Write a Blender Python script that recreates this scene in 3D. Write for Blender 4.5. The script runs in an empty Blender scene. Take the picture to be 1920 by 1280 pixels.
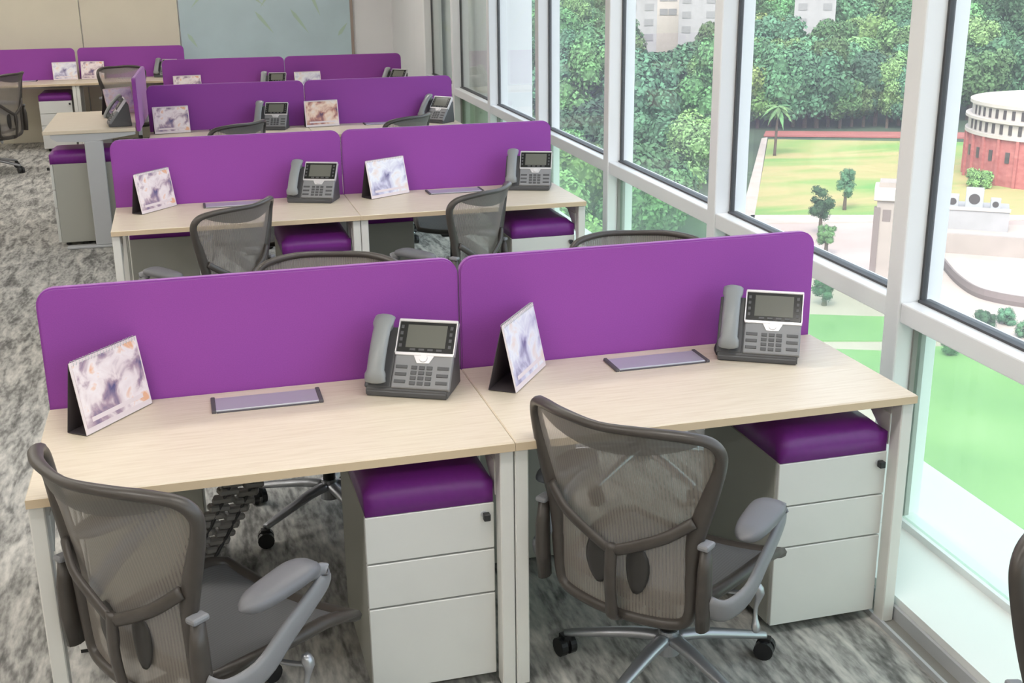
import bpy, bmesh, math, random
from mathutils import Vector, Matrix
random.seed(7)
sc = bpy.context.scene
COL = sc.collection

# ------------------------------------------------------------------ camera
CAM = Vector((-0.7463, -3.3053, 1.8983)); YAW, PIT, ROL, FPX = 0.2683, 0.3075, -0.0113, 2204.05
_fw = Vector((math.sin(YAW)*math.cos(PIT), math.cos(YAW)*math.cos(PIT), -math.sin(PIT)))
_r0 = Vector((math.cos(YAW), -math.sin(YAW), 0)); _u0 = _r0.cross(_fw)
_r = _r0*math.cos(ROL)+_u0*math.sin(ROL); _u = -_r0*math.sin(ROL)+_u0*math.cos(ROL)
cd = bpy.data.cameras.new('camera'); cam = bpy.data.objects.new('camera', cd); COL.objects.link(cam)
cd.sensor_width = 36; cd.lens = FPX/1920*36; cd.clip_start = 0.05; cd.clip_end = 5000
M3 = Matrix((_r, _u, -_fw)).transposed()
cam.matrix_world = Matrix.Translation(CAM) @ M3.to_4x4()
sc.camera = cam
def onz(u, v, z):
    """pixel of the 1920x1280 photograph -> point on the horizontal plane z"""
    d = _fw+_r*((u-960)/FPX)+_u*((640-v)/FPX)
    return CAM+d*((z-CAM.z)/d.z)

# ------------------------------------------------------------------ world, sun, exposure
w = bpy.data.worlds.new('world'); sc.world = w; w.use_nodes = True
nt = w.node_tree; bg = nt.nodes['Background']
sky = nt.nodes.new('ShaderNodeTexSky'); sky.sky_type = 'NISHITA'; sky.sun_disc = False
sky.sun_elevation = math.radians(50); sky.sun_rotation = math.radians(215); sky.air_density = 1.0; sky.dust_density = 3.0; sky.ozone_density = 1.0
hs = nt.nodes.new('ShaderNodeHueSaturation'); hs.inputs['Saturation'].default_value = 0.45
nt.links.new(sky.outputs[0], hs.inputs['Color']); nt.links.new(hs.outputs[0], bg.inputs[0])
bg.inputs[1].default_value = 0.41
sl = bpy.data.lights.new('sun', 'SUN'); so = bpy.data.objects.new('sun', sl); COL.objects.link(so)
sl.energy = 0.9; sl.angle = math.radians(3); sl.color = (1, .95, .86)
so.rotation_euler = Vector((0.55, 0.62, -0.95)).to_track_quat('-Z', 'Y').to_euler()   # from behind the building
vs = sc.view_settings; vs.view_transform = 'Standard'; vs.look = 'None'; vs.gamma = 1; vs.exposure = 0.88; vs.use_curve_mapping = False
LAMP = 11.0          # strength of the added, unseen ceiling panels

# ------------------------------------------------------------------ materials
def nodes(name):
    m = bpy.data.materials.new(name); m.use_nodes = True
    return m, m.node_tree, m.node_tree.nodes['Principled BSDF']
def mat(name, col, rough=.5, metal=0, noise=0, nscale=40, bump=0, bscale=200, sheen=0, coat=0, stretch=None, rand=0, spec=None):
    m, t, b = nodes(name)
    b.inputs['Base Color'].default_value = (*col, 1); b.inputs['Roughness'].default_value = rough; b.inputs['Metallic'].default_value = metal
    if spec is not None: b.inputs['Specular IOR Level'].default_value = spec
    if sheen: b.inputs['Sheen Weight'].default_value = sheen
    if coat: b.inputs['Coat Weight'].default_value = coat
    tc = t.nodes.new('ShaderNodeTexCoord'); mp = t.nodes.new('ShaderNodeMapping'); t.links.new(tc.outputs['Object'], mp.inputs[0])
    if stretch: mp.inputs['Scale'].default_value = stretch
    src = None
    if noise:
        n = t.nodes.new('ShaderNodeTexNoise'); n.inputs['Scale'].default_value = nscale; n.inputs['Detail'].default_value = 5; t.links.new(mp.outputs[0], n.inputs[0])
        r = t.nodes.new('ShaderNodeValToRGB'); r.color_ramp.elements[0].position = .3; r.color_ramp.elements[1].position = .7
        r.color_ramp.elements[0].color = (*[max(0, c*(1-noise)) for c in col], 1); r.color_ramp.elements[1].color = (*[min(1, c*(1+noise)) for c in col], 1)
        t.links.new(n.outputs[0], r.inputs[0]); src = r.outputs[0]
    if rand:
        oi = t.nodes.new('ShaderNodeObjectInfo'); mr = t.nodes.new('ShaderNodeMapRange'); mr.inputs[3].default_value = 1-rand; mr.inputs[4].default_value = 1+rand
        t.links.new(oi.outputs['Random'], mr.inputs[0]); h = t.nodes.new('ShaderNodeHueSaturation'); t.links.new(mr.outputs[0], h.inputs['Value'])
        mr2 = t.nodes.new('ShaderNodeMapRange'); mr2.inputs[3].default_value = .47; mr2.inputs[4].default_value = .53
        mm = t.nodes.new('ShaderNodeMath'); mm.operation = 'MULTIPLY'; mm.inputs[1].default_value = 7.31; fr = t.nodes.new('ShaderNodeMath'); fr.operation = 'FRACT'
        t.links.new(oi.outputs['Random'], mm.inputs[0]); t.links.new(mm.outputs[0], fr.inputs[0]); t.links.new(fr.outputs[0], mr2.inputs[0]); t.links.new(mr2.outputs[0], h.inputs['Hue'])
        if src: t.links.new(src, h.inputs['Color'])
        else: h.inputs['Color'].default_value = (*col, 1)
        src = h.outputs[0]
    if src: t.links.new(src, b.inputs['Base Color'])
    if bump:
        n2 = t.nodes.new('ShaderNodeTexNoise'); n2.inputs['Scale'].default_value = bscale; n2.inputs['Detail'].default_value = 3; t.links.new(mp.outputs[0], n2.inputs[0])
        bp = t.nodes.new('ShaderNodeBump'); bp.inputs['Strength'].default_value = bump; t.links.new(n2.outputs[0], bp.inputs['Height']); t.links.new(bp.outputs[0], b.inputs['Normal'])
    return m
def ramp_mat(name, scale, stops, stretch=(1, 1, 1), rough=.8, detail=6, distort=0, bump=0, second=None):
    """procedural colour from a stretched noise through a colour ramp (object coordinates)"""
    m, t, b = nodes(name); b.inputs['Roughness'].default_value = rough
    tc = t.nodes.new('ShaderNodeTexCoord'); mp = t.nodes.new('ShaderNodeMapping'); mp.inputs['Scale'].default_value = stretch; t.links.new(tc.outputs['Object'], mp.inputs[0])
    n = t.nodes.new('ShaderNodeTexNoise'); n.inputs['Scale'].default_value = scale; n.inputs['Detail'].default_value = detail; n.inputs['Distortion'].default_value = distort
    t.links.new(mp.outputs[0], n.inputs[0]); out = n.outputs[0]
    if second:
        mp2 = t.nodes.new('ShaderNodeMapping'); mp2.inputs['Scale'].default_value = second[1]; t.links.new(tc.outputs['Object'], mp2.inputs[0])
        n2 = t.nodes.new('ShaderNodeTexNoise'); n2.inputs['Scale'].default_value = second[0]; n2.inputs['Detail'].default_value = 4; t.links.new(mp2.outputs[0], n2.inputs[0])
        mx = t.nodes.new('ShaderNodeMix'); mx.inputs[0].default_value = second[2]; t.links.new(out, mx.inputs[2]); t.links.new(n2.outputs[0], mx.inputs[3]); out = mx.outputs[0]
    r = t.nodes.new('ShaderNodeValToRGB'); e = r.color_ramp.elements
    while len(e) < len(stops): e.new(.5)
    for i, (pos, c) in enumerate(stops): e[i].position = pos; e[i].color = (*c, 1)
    t.links.new(out, r.inputs[0]); t.links.new(r.outputs[0], b.inputs['Base Color'])
    if bump:
        bp = t.nodes.new('ShaderNodeBump'); bp.inputs['Strength'].default_value = bump; t.links.new(out, bp.inputs['Height']); t.links.new(bp.outputs[0], b.inputs['Normal'])
    return m
def glass_mat(name, tint, refl=.06, milk=0, milkcol=(1, 1, 1)):
    m = bpy.data.materials.new(name); m.use_nodes = True; t = m.node_tree; t.nodes.clear()
    o = t.nodes.new('ShaderNodeOutputMaterial'); tr = t.nodes.new('ShaderNodeBsdfTransparent'); tr.inputs[0].default_value = (*tint, 1)
    gl = t.nodes.new('ShaderNodeBsdfGlossy'); gl.inputs['Roughness'].default_value = .02
    fz = t.nodes.new('ShaderNodeLayerWeight'); fz.inputs[0].default_value = .5
    pw = t.nodes.new('ShaderNodeMath'); pw.operation = 'POWER'; pw.inputs[1].default_value = 5; t.links.new(fz.outputs['Facing'], pw.inputs[0])
    mu = t.nodes.new('ShaderNodeMath'); mu.operation = 'MULTIPLY_ADD'; mu.inputs[1].default_value = .5; mu.inputs[2].default_value = refl; mu.use_clamp = True; t.links.new(pw.outputs[0], mu.inputs[0])
    a = tr.outputs[0]
    if milk:
        df = t.nodes.new('ShaderNodeBsdfTranslucent'); df.inputs[0].default_value = (*milkcol, 1)
        mm = t.nodes.new('ShaderNodeMixShader'); mm.inputs[0].default_value = milk; t.links.new(a, mm.inputs[1]); t.links.new(df.outputs[0], mm.inputs[2]); a = mm.outputs[0]
    mx = t.nodes.new('ShaderNodeMixShader'); t.links.new(mu.outputs[0], mx.inputs[0]); t.links.new(a, mx.inputs[1]); t.links.new(gl.outputs[0], mx.inputs[2])
    t.links.new(mx.outputs[0], o.inputs[0]); return m
def weave_mat(name, col, opacity):
    """see-through woven suspension mesh: fine ribs with gaps between"""
    m, t, b = nodes(name); b.inputs['Base Color'].default_value = (*col, 1); b.inputs['Roughness'].default_value = .55
    tc = t.nodes.new('ShaderNodeTexCoord'); wv = t.nodes.new('ShaderNodeTexWave'); wv.bands_direction = 'X'; wv.inputs['Scale'].default_value = 34; wv.inputs['Distortion'].default_value = .6; wv.inputs['Detail'].default_value = 0
    t.links.new(tc.outputs['Object'], wv.inputs[0])
    mr = t.nodes.new('ShaderNodeMapRange'); mr.inputs[3].default_value = opacity-.06; mr.inputs[4].default_value = opacity+.06; t.links.new(wv.outputs['Fac'], mr.inputs[0])
    tr = t.nodes.new('ShaderNodeBsdfTransparent'); mx = t.nodes.new('ShaderNodeMixShader'); out = t.nodes['Material Output']
    t.links.new(mr.outputs[0], mx.inputs[0]); t.links.new(tr.outputs[0], mx.inputs[1]); t.links.new(b.outputs[0], mx.inputs[2]); t.links.new(mx.outputs[0], out.inputs[0])
    return m
def emit_mat(name, col, s):
    m = bpy.data.materials.new(name); m.use_nodes = True; t = m.node_tree; t.nodes.clear()
    o = t.nodes.new('ShaderNodeOutputMaterial'); e = t.nodes.new('ShaderNodeEmission'); e.inputs[0].default_value = (*col, 1); e.inputs[1].default_value = s
    t.links.new(e.outputs[0], o.inputs[0]); return m
K = {}
K['purple'] = mat('purple_fabric', (.285, .052, .350), .75, noise=.06, nscale=300, bump=.08, bscale=900, sheen=.25)
K['cushion'] = mat('purple_vinyl', (.19, .020, .25), .38, noise=.05, nscale=60, bump=.05, bscale=300)
K['wood'] = ramp_mat('maple_laminate', 6, [(.3, (.655, .555, .425)), (.5, (.71, .615, .485)), (.7, (.745, .655, .53))], (1.2, 16, 16), .42, 7)
K['edge'] = mat('maple_edge_band', (.60, .47, .32), .5)
K['steel'] = mat('white_steel', (.70, .69, .66), .38, noise=.02, nscale=8)
K['gsteel'] = mat('light_grey_steel', (.50, .51, .53), .4)
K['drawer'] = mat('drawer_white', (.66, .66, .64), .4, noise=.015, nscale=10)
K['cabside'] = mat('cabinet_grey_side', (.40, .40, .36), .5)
K['black'] = mat('black_plastic', (.015, .015, .017), .4)
K['graph'] = mat('graphite_frame', (.058, .049, .043), .38, noise=.08, nscale=30)
K['graphite2'] = mat('graphite_dark', (.035, .032, .030), .45)
K['armgrey'] = mat('arm_grey', (.22, .22, .235), .4)
K['pad'] = mat('arm_pad_vinyl', (.15, .15, .165), .42)
K['alu'] = mat('polished_alloy', (.42, .43, .46), .33, .75)
K['mesh'] = weave_mat('back_mesh', (.30, .265, .235), .58)
K['seatmesh'] = weave_mat('seat_mesh', (.14, .14, .145), .92)
K['band'] = weave_mat('top_band', (.13, .12, .11), .86)
K['carpet'] = ramp_mat('carpet', 3.2, [(.30, (.065, .062, .058)), (.42, (.20, .195, .185)), (.51, (.38, .37, .35)), (.65, (.60, .58, .54))], (5.5, 1.1, 1), .95, 8, .8, .25, (22, (3, .8, 1), .35))
K['cream'] = mat('cream_wall', (.70, .65, .53), .7, noise=.02, nscale=3)
K['white'] = mat('white_paint', (.80, .80, .80), .5, noise=.01, nscale=4)
K['ceil'] = mat('ceiling_white', (.82, .82, .80), .8)
K['frame'] = mat('window_frame_white', (.80, .81, .82), .35)
K['gasket'] = mat('gasket_black', (.06, .06, .065), .6)
K['sill'] = mat('sill_white', (.86, .86, .85), .4)
K['skirt'] = mat('skirting_grey', (.27, .26, .24), .45)
K['teal'] = mat('teal_back_painted_glass', (.50, .63, .67), .18, noise=.06, nscale=2.0)
K['leaf'] = mat('leaf_film_green', (.42, .56, .46), .5)
K['trimw'] = mat('brown_trim', (.35, .28, .24), .5)
K['glass'] = glass_mat('haze_veiled_glass', (.96, .985, .975), .012, .05, (.95, .98, 1))  # slight milkiness in the pane stands in for outdoor haze
K['glassg'] = glass_mat('green_tinted_glass', (.85, .95, .87), .02, .09, (.88, 1, .90))
K['phone'] = mat('phone_grey', (.23, .23, .24), .42)
K['phone2'] = mat('handset_grey', (.25, .26, .265), .35)
K['silver'] = mat('phone_silver', (.68, .66, .68), .3, .3)
K['lcd'] = mat('lcd_dark', (.15, .15, .13), .12)
K['bezel'] = mat('phone_bezel_black', (.018, .018, .018), .15)
K['key'] = mat('phone_key', (.075, .075, .08), .45)
K['flap'] = mat('cable_flap_aluminium', (.55, .55, .60), .35, .35)
K['slot'] = mat('brush_slot_dark', (.10, .09, .10), .7)
K['paper'] = mat('calendar_board', (.78, .68, .70), .6)
K['paperdark'] = mat('calendar_board_back', (.055, .045, .05), .7)
K['pr1'] = ramp_mat('calendar_print_rose', 14, [(.30, (.10, .09, .22)), (.42, (.42, .30, .38)), (.52, (.80, .70, .72)), (.60, (.86, .78, .80)), (.68, (.80, .45, .28))], (1, 1, 1), .45, 4, .6)
K['pr2'] = ramp_mat('calendar_print_blue', 12, [(.28, (.12, .10, .25)), (.42, (.55, .52, .68)), (.55, (.82, .82, .88)), (.70, (.80, .62, .55))], (1, 1, 1), .45, 4, .6)
K['pr3'] = ramp_mat('calendar_print_orange', 14, [(.30, (.10, .05, .12)), (.43, (.50, .22, .18)), (.55, (.82, .60, .48)), (.68, (.85, .74, .70))], (1, 1, 1), .45, 4, .6)
K['chain'] = mat('cable_spine_grey', (.16, .15, .14), .4)
K['lamp'] = emit_mat('lamp_diffuser', (1, .96, .90), LAMP)
# outdoors
K['lawn'] = ramp_mat('lawn_green', .05, [(.35, (.085, .175, .055)), (.55, (.125, .225, .075)), (.7, (.165, .26, .105))], (1, 1, 1), .95, 8)
K['field'] = ramp_mat('dry_playing_field', .045, [(.36, (.085, .205, .040)), (.47, (.175, .225, .062)), (.56, (.285, .235, .100)), (.68, (.225, .225, .078))], (.5, 1.6, 1), .95, 6, .5)
K['forestfloor'] = ramp_mat('forest_floor', .05, [(.3, (0.025, 0.045, 0.025)), (.7, (0.050, 0.080, 0.040))], (1, 1, 1), .95, 6)
K['plaza'] = ramp_mat('pink_paving', .09, [(.3, (.285, .215, .195)), (.6, (.33, .26, .24)), (.8, (.37, .31, .285))], (1, 1, 1), .85, 6)
K['path'] = mat('pale_path', (.33, .28, .25), .9, noise=.1, nscale=.3)
K['track'] = mat('red_running_track', (0.250, 0.080, 0.070), .9, noise=.1, nscale=.2)
K['leafA'] = mat('foliage_mid_green', (.080, .168, .060), .85, noise=.55, nscale=1.2, bump=.8, bscale=1.6, rand=.5)
K['leafB'] = mat('foliage_dark_green', (.044, .110, .052), .85, noise=.55, nscale=1.2, bump=.8, bscale=1.6, rand=.5)
K['leafC'] = mat('foliage_light_green', (.150, .235, .070), .85, noise=.5, nscale=1.2, bump=.8, bscale=1.6, rand=.3)
K['bark'] = mat('bark', (0.070, 0.050, 0.035), .9, noise=.3, nscale=3)
K['brick'] = ramp_mat('red_brick', .9, [(.3, (0.252, 0.066, 0.060)), (.7, (0.330, 0.108, 0.096))], (1, 1, 2), .85, 5)
K['stone'] = mat('pale_stone', (.36, .32, .29), .8, noise=.06, nscale=.6)
K['dwin'] = mat('dark_window', (0.050, 0.040, 0.040), .3)
K['bldg'] = mat('pale_concrete', (.25, .24, .245), .8, noise=.08, nscale=.4)
K['tower'] = mat('taupe_render', (0.250, 0.210, 0.190), .8, noise=.08, nscale=.5)
K['towerd'] = mat('dark_taupe', (0.130, 0.100, 0.095), .8)
K['greywin'] = mat('far_window_grey', (.17, .165, .17), .4)
K['acgrey'] = mat('plant_grey', (0.275, 0.275, 0.285), .6)

# ------------------------------------------------------------------ geometry helpers
def link(name, me, m=None, parent=None, loc=None, rot=None):
    o = bpy.data.objects.new(name, me); COL.objects.link(o)
    if m is not None and me is not None and len(me.materials) == 0: me.materials.append(m)
    if parent is not None: o.parent = parent
    if loc is not None: o.location = loc
    if rot is not None: o.rotation_euler = rot
    return o
def finish(bm, name, smooth=False):
    bmesh.ops.recalc_face_normals(bm, faces=bm.faces[:])
    me = bpy.data.meshes.new(name); bm.to_mesh(me); bm.free()
    if smooth: me.polygons.foreach_set('use_smooth', [True]*len(me.polygons))
    return me
def addbox(bm, x0, x1, y0, y1, z0, z1, mx=None):
    v = [bm.verts.new(p) for p in ((x0,y0,z0),(x1,y0,z0),(x1,y1,z0),(x0,y1,z0),(x0,y0,z1),(x1,y0,z1),(x1,y1,z1),(x0,y1,z1))]
    if mx is not None:
        for q in v: q.co = mx @ q.co
    for f in ((0,3,2,1),(4,5,6,7),(0,1,5,4),(1,2,6,5),(2,3,7,6),(3,0,4,7)): bm.faces.new([v[i] for i in f])
    return v
def box(name, x0, x1, y0, y1, z0, z1, m, parent=None, bev=0, seg=2, smooth=False, mx=None):
    bm = bmesh.new(); addbox(bm, x0, x1, y0, y1, z0, z1, mx)
    if bev: bmesh.ops.bevel(bm, geom=bm.edges[:], offset=bev, segments=seg, profile=.5, affect='EDGES')
    return link(name, finish(bm, name, smooth), m, parent)
def sweep(bm, pts, rad, sides=10, closed=False, up=Vector((0, 1, 0)), caps=True):
    """tube along pts; rad = list of (r_in_plane, r_along_up)"""
    pts = [Vector(p) for p in pts]; n = len(pts); rings = []
    for i, p in enumerate(pts):
        a = pts[(i-1) % n] if (closed or i > 0) else p; b = pts[(i+1) % n] if (closed or i < n-1) else p
        t = (b-a).normalized(); uu = up if not callable(up) else up(i)
        s = t.cross(uu)
        if s.length < 1e-4: s = t.cross(Vector((1, 0, 0.01)))
        s.normalize(); q = s.cross(t).normalized()
        r1, r2 = rad[i] if isinstance(rad, list) else rad
        rings.append([bm.verts.new(p+s*(r1*math.cos(2*math.pi*k/sides))+q*(r2*math.sin(2*math.pi*k/sides))) for k in range(sides)])
    for i in range(n if closed else n-1):
        A, B = rings[i], rings[(i+1) % n]
        for k in range(sides): bm.faces.new((A[k], A[(k+1) % sides], B[(k+1) % sides], B[k]))
    if not closed and caps: bm.faces.new(rings[0][::-1]); bm.faces.new(rings[-1])
def tube(name, pts, rad, m, parent=None, **k):
    bm = bmesh.new(); sweep(bm, pts, rad, **k); return link(name, finish(bm, name, True), m, parent)
def addcyl(bm, c, r0, r1, h, seg=16, axis='Z', mx=None):
    A, B = [], []
    for k in range(seg):
        a = 2*math.pi*k/seg
        for L, r, hh in ((A, r0, 0), (B, r1, h)):
            x, y = r*math.cos(a), r*math.sin(a)
            p = {'Z': (x, y, hh), 'X': (hh, x, y), 'Y': (x, hh, y)}[axis]
            q = Vector(p)+Vector(c); L.append(bm.verts.new(mx @ q if mx else q))
    for k in range(seg): bm.faces.new((A[k], A[(k+1) % seg], B[(k+1) % seg], B[k]))
    bm.faces.new(A[::-1]); bm.faces.new(B)
def cyl(name, c, r0, r1, h, m, parent=None, seg=16, axis='Z', smooth=False, mx=None):
    bm = bmesh.new(); addcyl(bm, c, r0, r1, h, seg, axis, mx); return link(name, finish(bm, name, smooth), m, parent)
def catmull(P, n, closed=False):
    P = [Vector(p) for p in P]; out = []; N = len(P); segs = N if closed else N-1
    for i in range(segs):
        p0, p1, p2, p3 = (P[(i-1) % N], P[i], P[(i+1) % N], P[(i+2) % N]) if closed else (P[max(i-1, 0)], P[i], P[i+1], P[min(i+2, N-1)])
        for k in range(n):
            t = k/n; out.append(.5*((2*p1)+(p2-p0)*t+(2*p0-5*p1+4*p2-p3)*t*t+(3*p1-p0-3*p2+p3)*t**3))
    if not closed: out.append(P[-1])
    return out
def tag(o, label, cat=None, group=None, kind=None):
    o['label'] = label
    if cat: o['category'] = cat
    if group: o['group'] = group
    if kind: o['kind'] = kind
    return o
def thing(name, loc=(0, 0, 0), rz=0):
    o = bpy.data.objects.new(name, None); COL.objects.link(o); o.empty_display_size = .1
    o.location = loc; o.rotation_euler = (0, 0, rz); return o
def dup(root, loc, rz, scale=None):
    def rec(o, par):
        c = o.copy(); COL.objects.link(c)
        if par is not None: c.parent = par
        for ch in o.children: rec(ch, c)
        return c
    c = rec(root, None); c.location = loc; c.rotation_euler = (0, 0, rz)
    if scale: c.scale = scale
    return c
def struct(o, label): o['kind'] = 'structure'; o['label'] = label; return o

# ------------------------------------------------------------------ room shell
SK = .033; XG = 1.50                       # the glass line runs x = XG + SK*y
ANG = -math.atan(SK)
def xg(y): return XG+SK*y
YB, YF, XL, ZC = 11.62, -6.64, -7.5, 2.9
def poly(name, co, z0, z1, m):
    bm = bmesh.new(); a = [bm.verts.new((x, y, z0)) for x, y in co]; b = [bm.verts.new((x, y, z1)) for x, y in co]; n = len(co)
    bm.faces.new(a[::-1]); bm.faces.new(b)
    for i in range(n): bm.faces.new((a[i], a[(i+1) % n], b[(i+1) % n], b[i]))
    return link(name, finish(bm, name), m)
foot = [(XL, YF), (xg(YF)+.1, YF), (xg(YB)+.1, YB), (XL, YB)]
struct(poly('floor', foot, -.25, 0, K['carpet']), 'streaky grey office carpet floor')
struct(poly('ceiling', foot, ZC, ZC+.2, K['ceil']), 'white office ceiling above the desks')
struct(box('wall_left', XL-.15, XL, YF, YB, 0, ZC, K['cream']), 'cream side wall of the office')
struct(box('wall_front', XL, xg(YF)+.1, YF-.15, YF, 0, ZC, K['cream']), 'cream wall behind the viewer')
wb = struct(box('wall_back', XL, xg(YB)+.1, YB, YB+.15, 0, ZC, K['white']), 'pale wall at the far end of the office')
for i, (a, b) in enumerate(((-4.3, -3.07), (-3.05, -1.785), (-1.775, -.69))):
    box('wall_panel', a, b, YB-.03, YB, 0, ZC, K['cream'], wb, .004, 1)
tg = box('teal_glass_panel', -.675, 1.34, YB-.035, YB, 0, ZC, K['teal'], wb); tg['label'] = 'teal glass wall panel with faint bamboo leaves'
box('panel_trim', 1.34, 1.375, YB-.04, YB, 0, ZC, K['trimw'], wb)
for i, (x, z, a, L) in enumerate(((.20, 1.44, -.9, .34), (.62, 1.46, -.95, .36), (-.60, 1.2, -1.0, .2), (1.18, 1.13, .9, .2), (.02, 1.75, -.7, .4), (.5, 1.8, -2.2, .4), (.85, 1.7, -1.2, .36), (-.3, 1.75, -2.3, .35))):
    bm = bmesh.new(); vv = []
    for t, wd in ((0, 0), (.25, .022), (.6, .016), (1, 0)):
        c = Vector((x+math.cos(a)*L*t, YB-.037, z+math.sin(a)*L*t)); nrm = Vector((-math.sin(a), 0, math.cos(a)))
        vv.append((c, nrm*wd))
    ring = [bm.verts.new(c+n) for c, n in vv]+[bm.verts.new(c-n) for c, n in vv[2:0:-1]]
    bm.faces.new(ring); link('leaf_motif', finish(bm, 'leaf_motif'), K['leaf'], tg)
# solid white stretch of window wall at the far end
bm = bmesh.new()
YS = 8.86
poly_w = poly('wall_right', [(xg(YS)-.02, YS), (xg(YS)+.1, YS), (xg(YB)+.1, YB), (xg(YB)-.02, YB)], 0, ZC, K['white']); struct(poly_w, 'white solid wall beyond the last window')
bm.free()
# window bays, one every 1.5 m
def bay(n, y0):
    r = thing('window_%d' % n, (xg(y0), y0, 0), ANG); L = 1.5
    struct(r, 'floor-to-ceiling window bay %s' % ('with white mullion and rail over green tinted lower glass'))
    box('mullion', -.08, .07, 0, .085, .08, ZC, K['frame'], r, .006, 2)
    box('transom', -.075, .05, .085, L, .795, .862, K['frame'], r, .005, 2)
    box('head_frame', -.05, .05, .085, L, ZC-.08, ZC, K['frame'], r)
    box('sill_frame', -.02, .05, .085, L, .08, .105, K['frame'], r)
    box('gasket', -.010, .010, L-.011, L, .862, ZC-.08, K['gasket'], r)
    box('gasket', -.022, .022, L-.010, L, .105, .795, K['skirt'], r)
    box('gasket', -.022, .022, .085, L-.011, .862, .870, K['gasket'], r)
    box('upper_pane', -.006, .006, .088, L-.011, .870, ZC-.08, K['glass'], r)
    box('lower_pane', -.006, .006, .088, L-.010, .105, .795, K['glassg'], r)
    return r
for i, k in enumerate(range(-4, 6)): bay(i+1, -.14+1.5*k)
lab = struct(thing('window_11', (xg(8.86), 8.86, 0), ANG), 'white end mullion of the window wall'); box('mullion', -.08, .07, 0, .085, .08, ZC, K['frame'], lab, .006, 2)
box_s = poly('trim_1', [(xg(YF)-.285, YF), (xg(YF)+.1, YF), (xg(YB)+.1, YB), (xg(YB)-.285, YB)], 0, .08, K['sill']); struct(box_s, 'wide white window sill kerb along the glass')
sk = thing('baseboard_right', (xg(0), 0, 0), ANG); struct(sk, 'grey metal skirting channel along the sill')
box('channel_base', -.335, -.285, YF+.02, YB-.05, 0, .012, K['skirt'], sk); box('channel_lip', -.297, -.286, YF+.02, YB-.05, .012, .055, K['gsteel'], sk)
box('channel_edge', -.345, -.335, YF+.02, YB-.05, 0, .018, K['gsteel'], sk)
led = poly('trim_2', [(xg(YF)+.1, YF), (xg(YF)+.50, YF), (xg(YB)+.50, YB), (xg(YB)+.1, YB)], -.2, -.02, K['sill']); struct(led, 'pale concrete ledge outside the glass')

wo = poly('wall_outer', [(xg(6.35)+.14, 6.35), (xg(6.35)+.40, 6.35), (xg(13)+.40, 13), (xg(13)+.14, 13)], -12, 4.5, K['white']); struct(wo, 'pale outer wall fin beyond the far panes')
# unseen ceiling light panels, added; the lit ones are picked for room brightness
CL = 'ceiling light panels'
cl0 = None
for iy in range(6):
    for ix in range(4):
        loc = (-5.6+ix*1.95, -4.2+iy*2.75, ZC)
        if cl0 is None:
            cl0 = thing('added_ceiling_light', loc); box('light_frame', -.62, .62, -.17, .17, -.03, 0, K['frame'], cl0); box('diffuser', -.59, .59, -.14, .14, -.036, -.030, K['lamp'], cl0)
            cl1 = thing('added_ceiling_light'); box('light_frame', -.62, .62, -.17, .17, -.03, 0, K['frame'], cl1); box('diffuser', -.59, .59, -.14, .14, -.036, -.030, K['ceil'], cl1); used_off = 0
            o = cl0
        elif iy < 3 or iy == 5 or ix < 2 or (iy == 4 and ix == 3): o = dup(cl0, loc, 0)
        elif not used_off: o = cl1; o.location = loc; used_off = 1
        else: o = dup(cl1, loc, 0)
        if iy < 3 or iy == 5 or ix < 2 or (iy == 4 and ix == 3): tag(o, 'unseen white rectangular ceiling panel added and lit to brighten the office', 'ceiling light', 'lit ceiling panels')
        else: tag(o, 'unseen added white rectangular light panel, left unlit to keep the far desks dim', 'ceiling light', 'unlit ceiling panels')

# ------------------------------------------------------------------ desks, screens, pedestals
H, D, W = .74, .612, 1.178
def make_desk():
    r = thing('desk')
    t = box('desktop', -W/2, W/2, -D, -.004, H-.025, H, K['wood'], r, .003, 1)
    box('edge_band', -W/2, W/2, -D-.0015, -D+.0005, H-.0245, H-.003, K['edge'], t)
    for s in (-1, 1):
        x = s*(W/2-.0195)
        box('leg', x-.0185, x+.0185, -D+.012, -D+.062, .012, H-.026, K['steel'], r, .003, 1)
        box('leg', x-.0185, x+.0185, -.07, -.03, .012, H-.026, K['steel'], r, .003, 1)
        box('leg_foot', x-.016, x+.016, -D+.018, -D+.056, 0, .012, K['black'], r)
        box('leg_foot', x-.016, x+.016, -.066, -.034, 0, .012, K['black'], r)
        box('side_beam', x-.0185, x+.0185, -D+.062, -.07, H-.075, H-.026, K['steel'], r)
        bm = bmesh.new()   # slanted gusset between leg and beam
        xa, xb = x-s*.0195-.002, x-s*.0195+.002
        tri = [(-D+.062, H-.075), (-D+.19, H-.075), (-D+.062, H-.17)]
        A = [bm.verts.new((xa, y, z)) for y, z in tri]; B = [bm.verts.new((xb, y, z)) for y, z in tri]
        bm.faces.new(A); bm.faces.new(B[::-1])
        for i in range(3): bm.faces.new((A[i], A[(i+1) % 3], B[(i+1) % 3], B[i]))
        link('gusset', finish(bm, 'gusset'), K['steel'], r)
    box('cross_beam', -W/2+.04, W/2-.04, -.12, -.08, H-.085, H-.035, K['steel'], r)
    f = box('cable_flap', -.143, .143, -.168, -.066, H-.002, H+.006, K['flap'], r, .002, 1)
    box('brush_slot', -.140, .140, -.176, -.168, H-.001, H+.002, K['slot'], f)
    for s in (-1, 1): box('flap_end', s*.147-.006, s*.147+.006, -.176, -.062, H-.001, H+.009, K['slot'], f, .002, 1)
    return r
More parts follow.
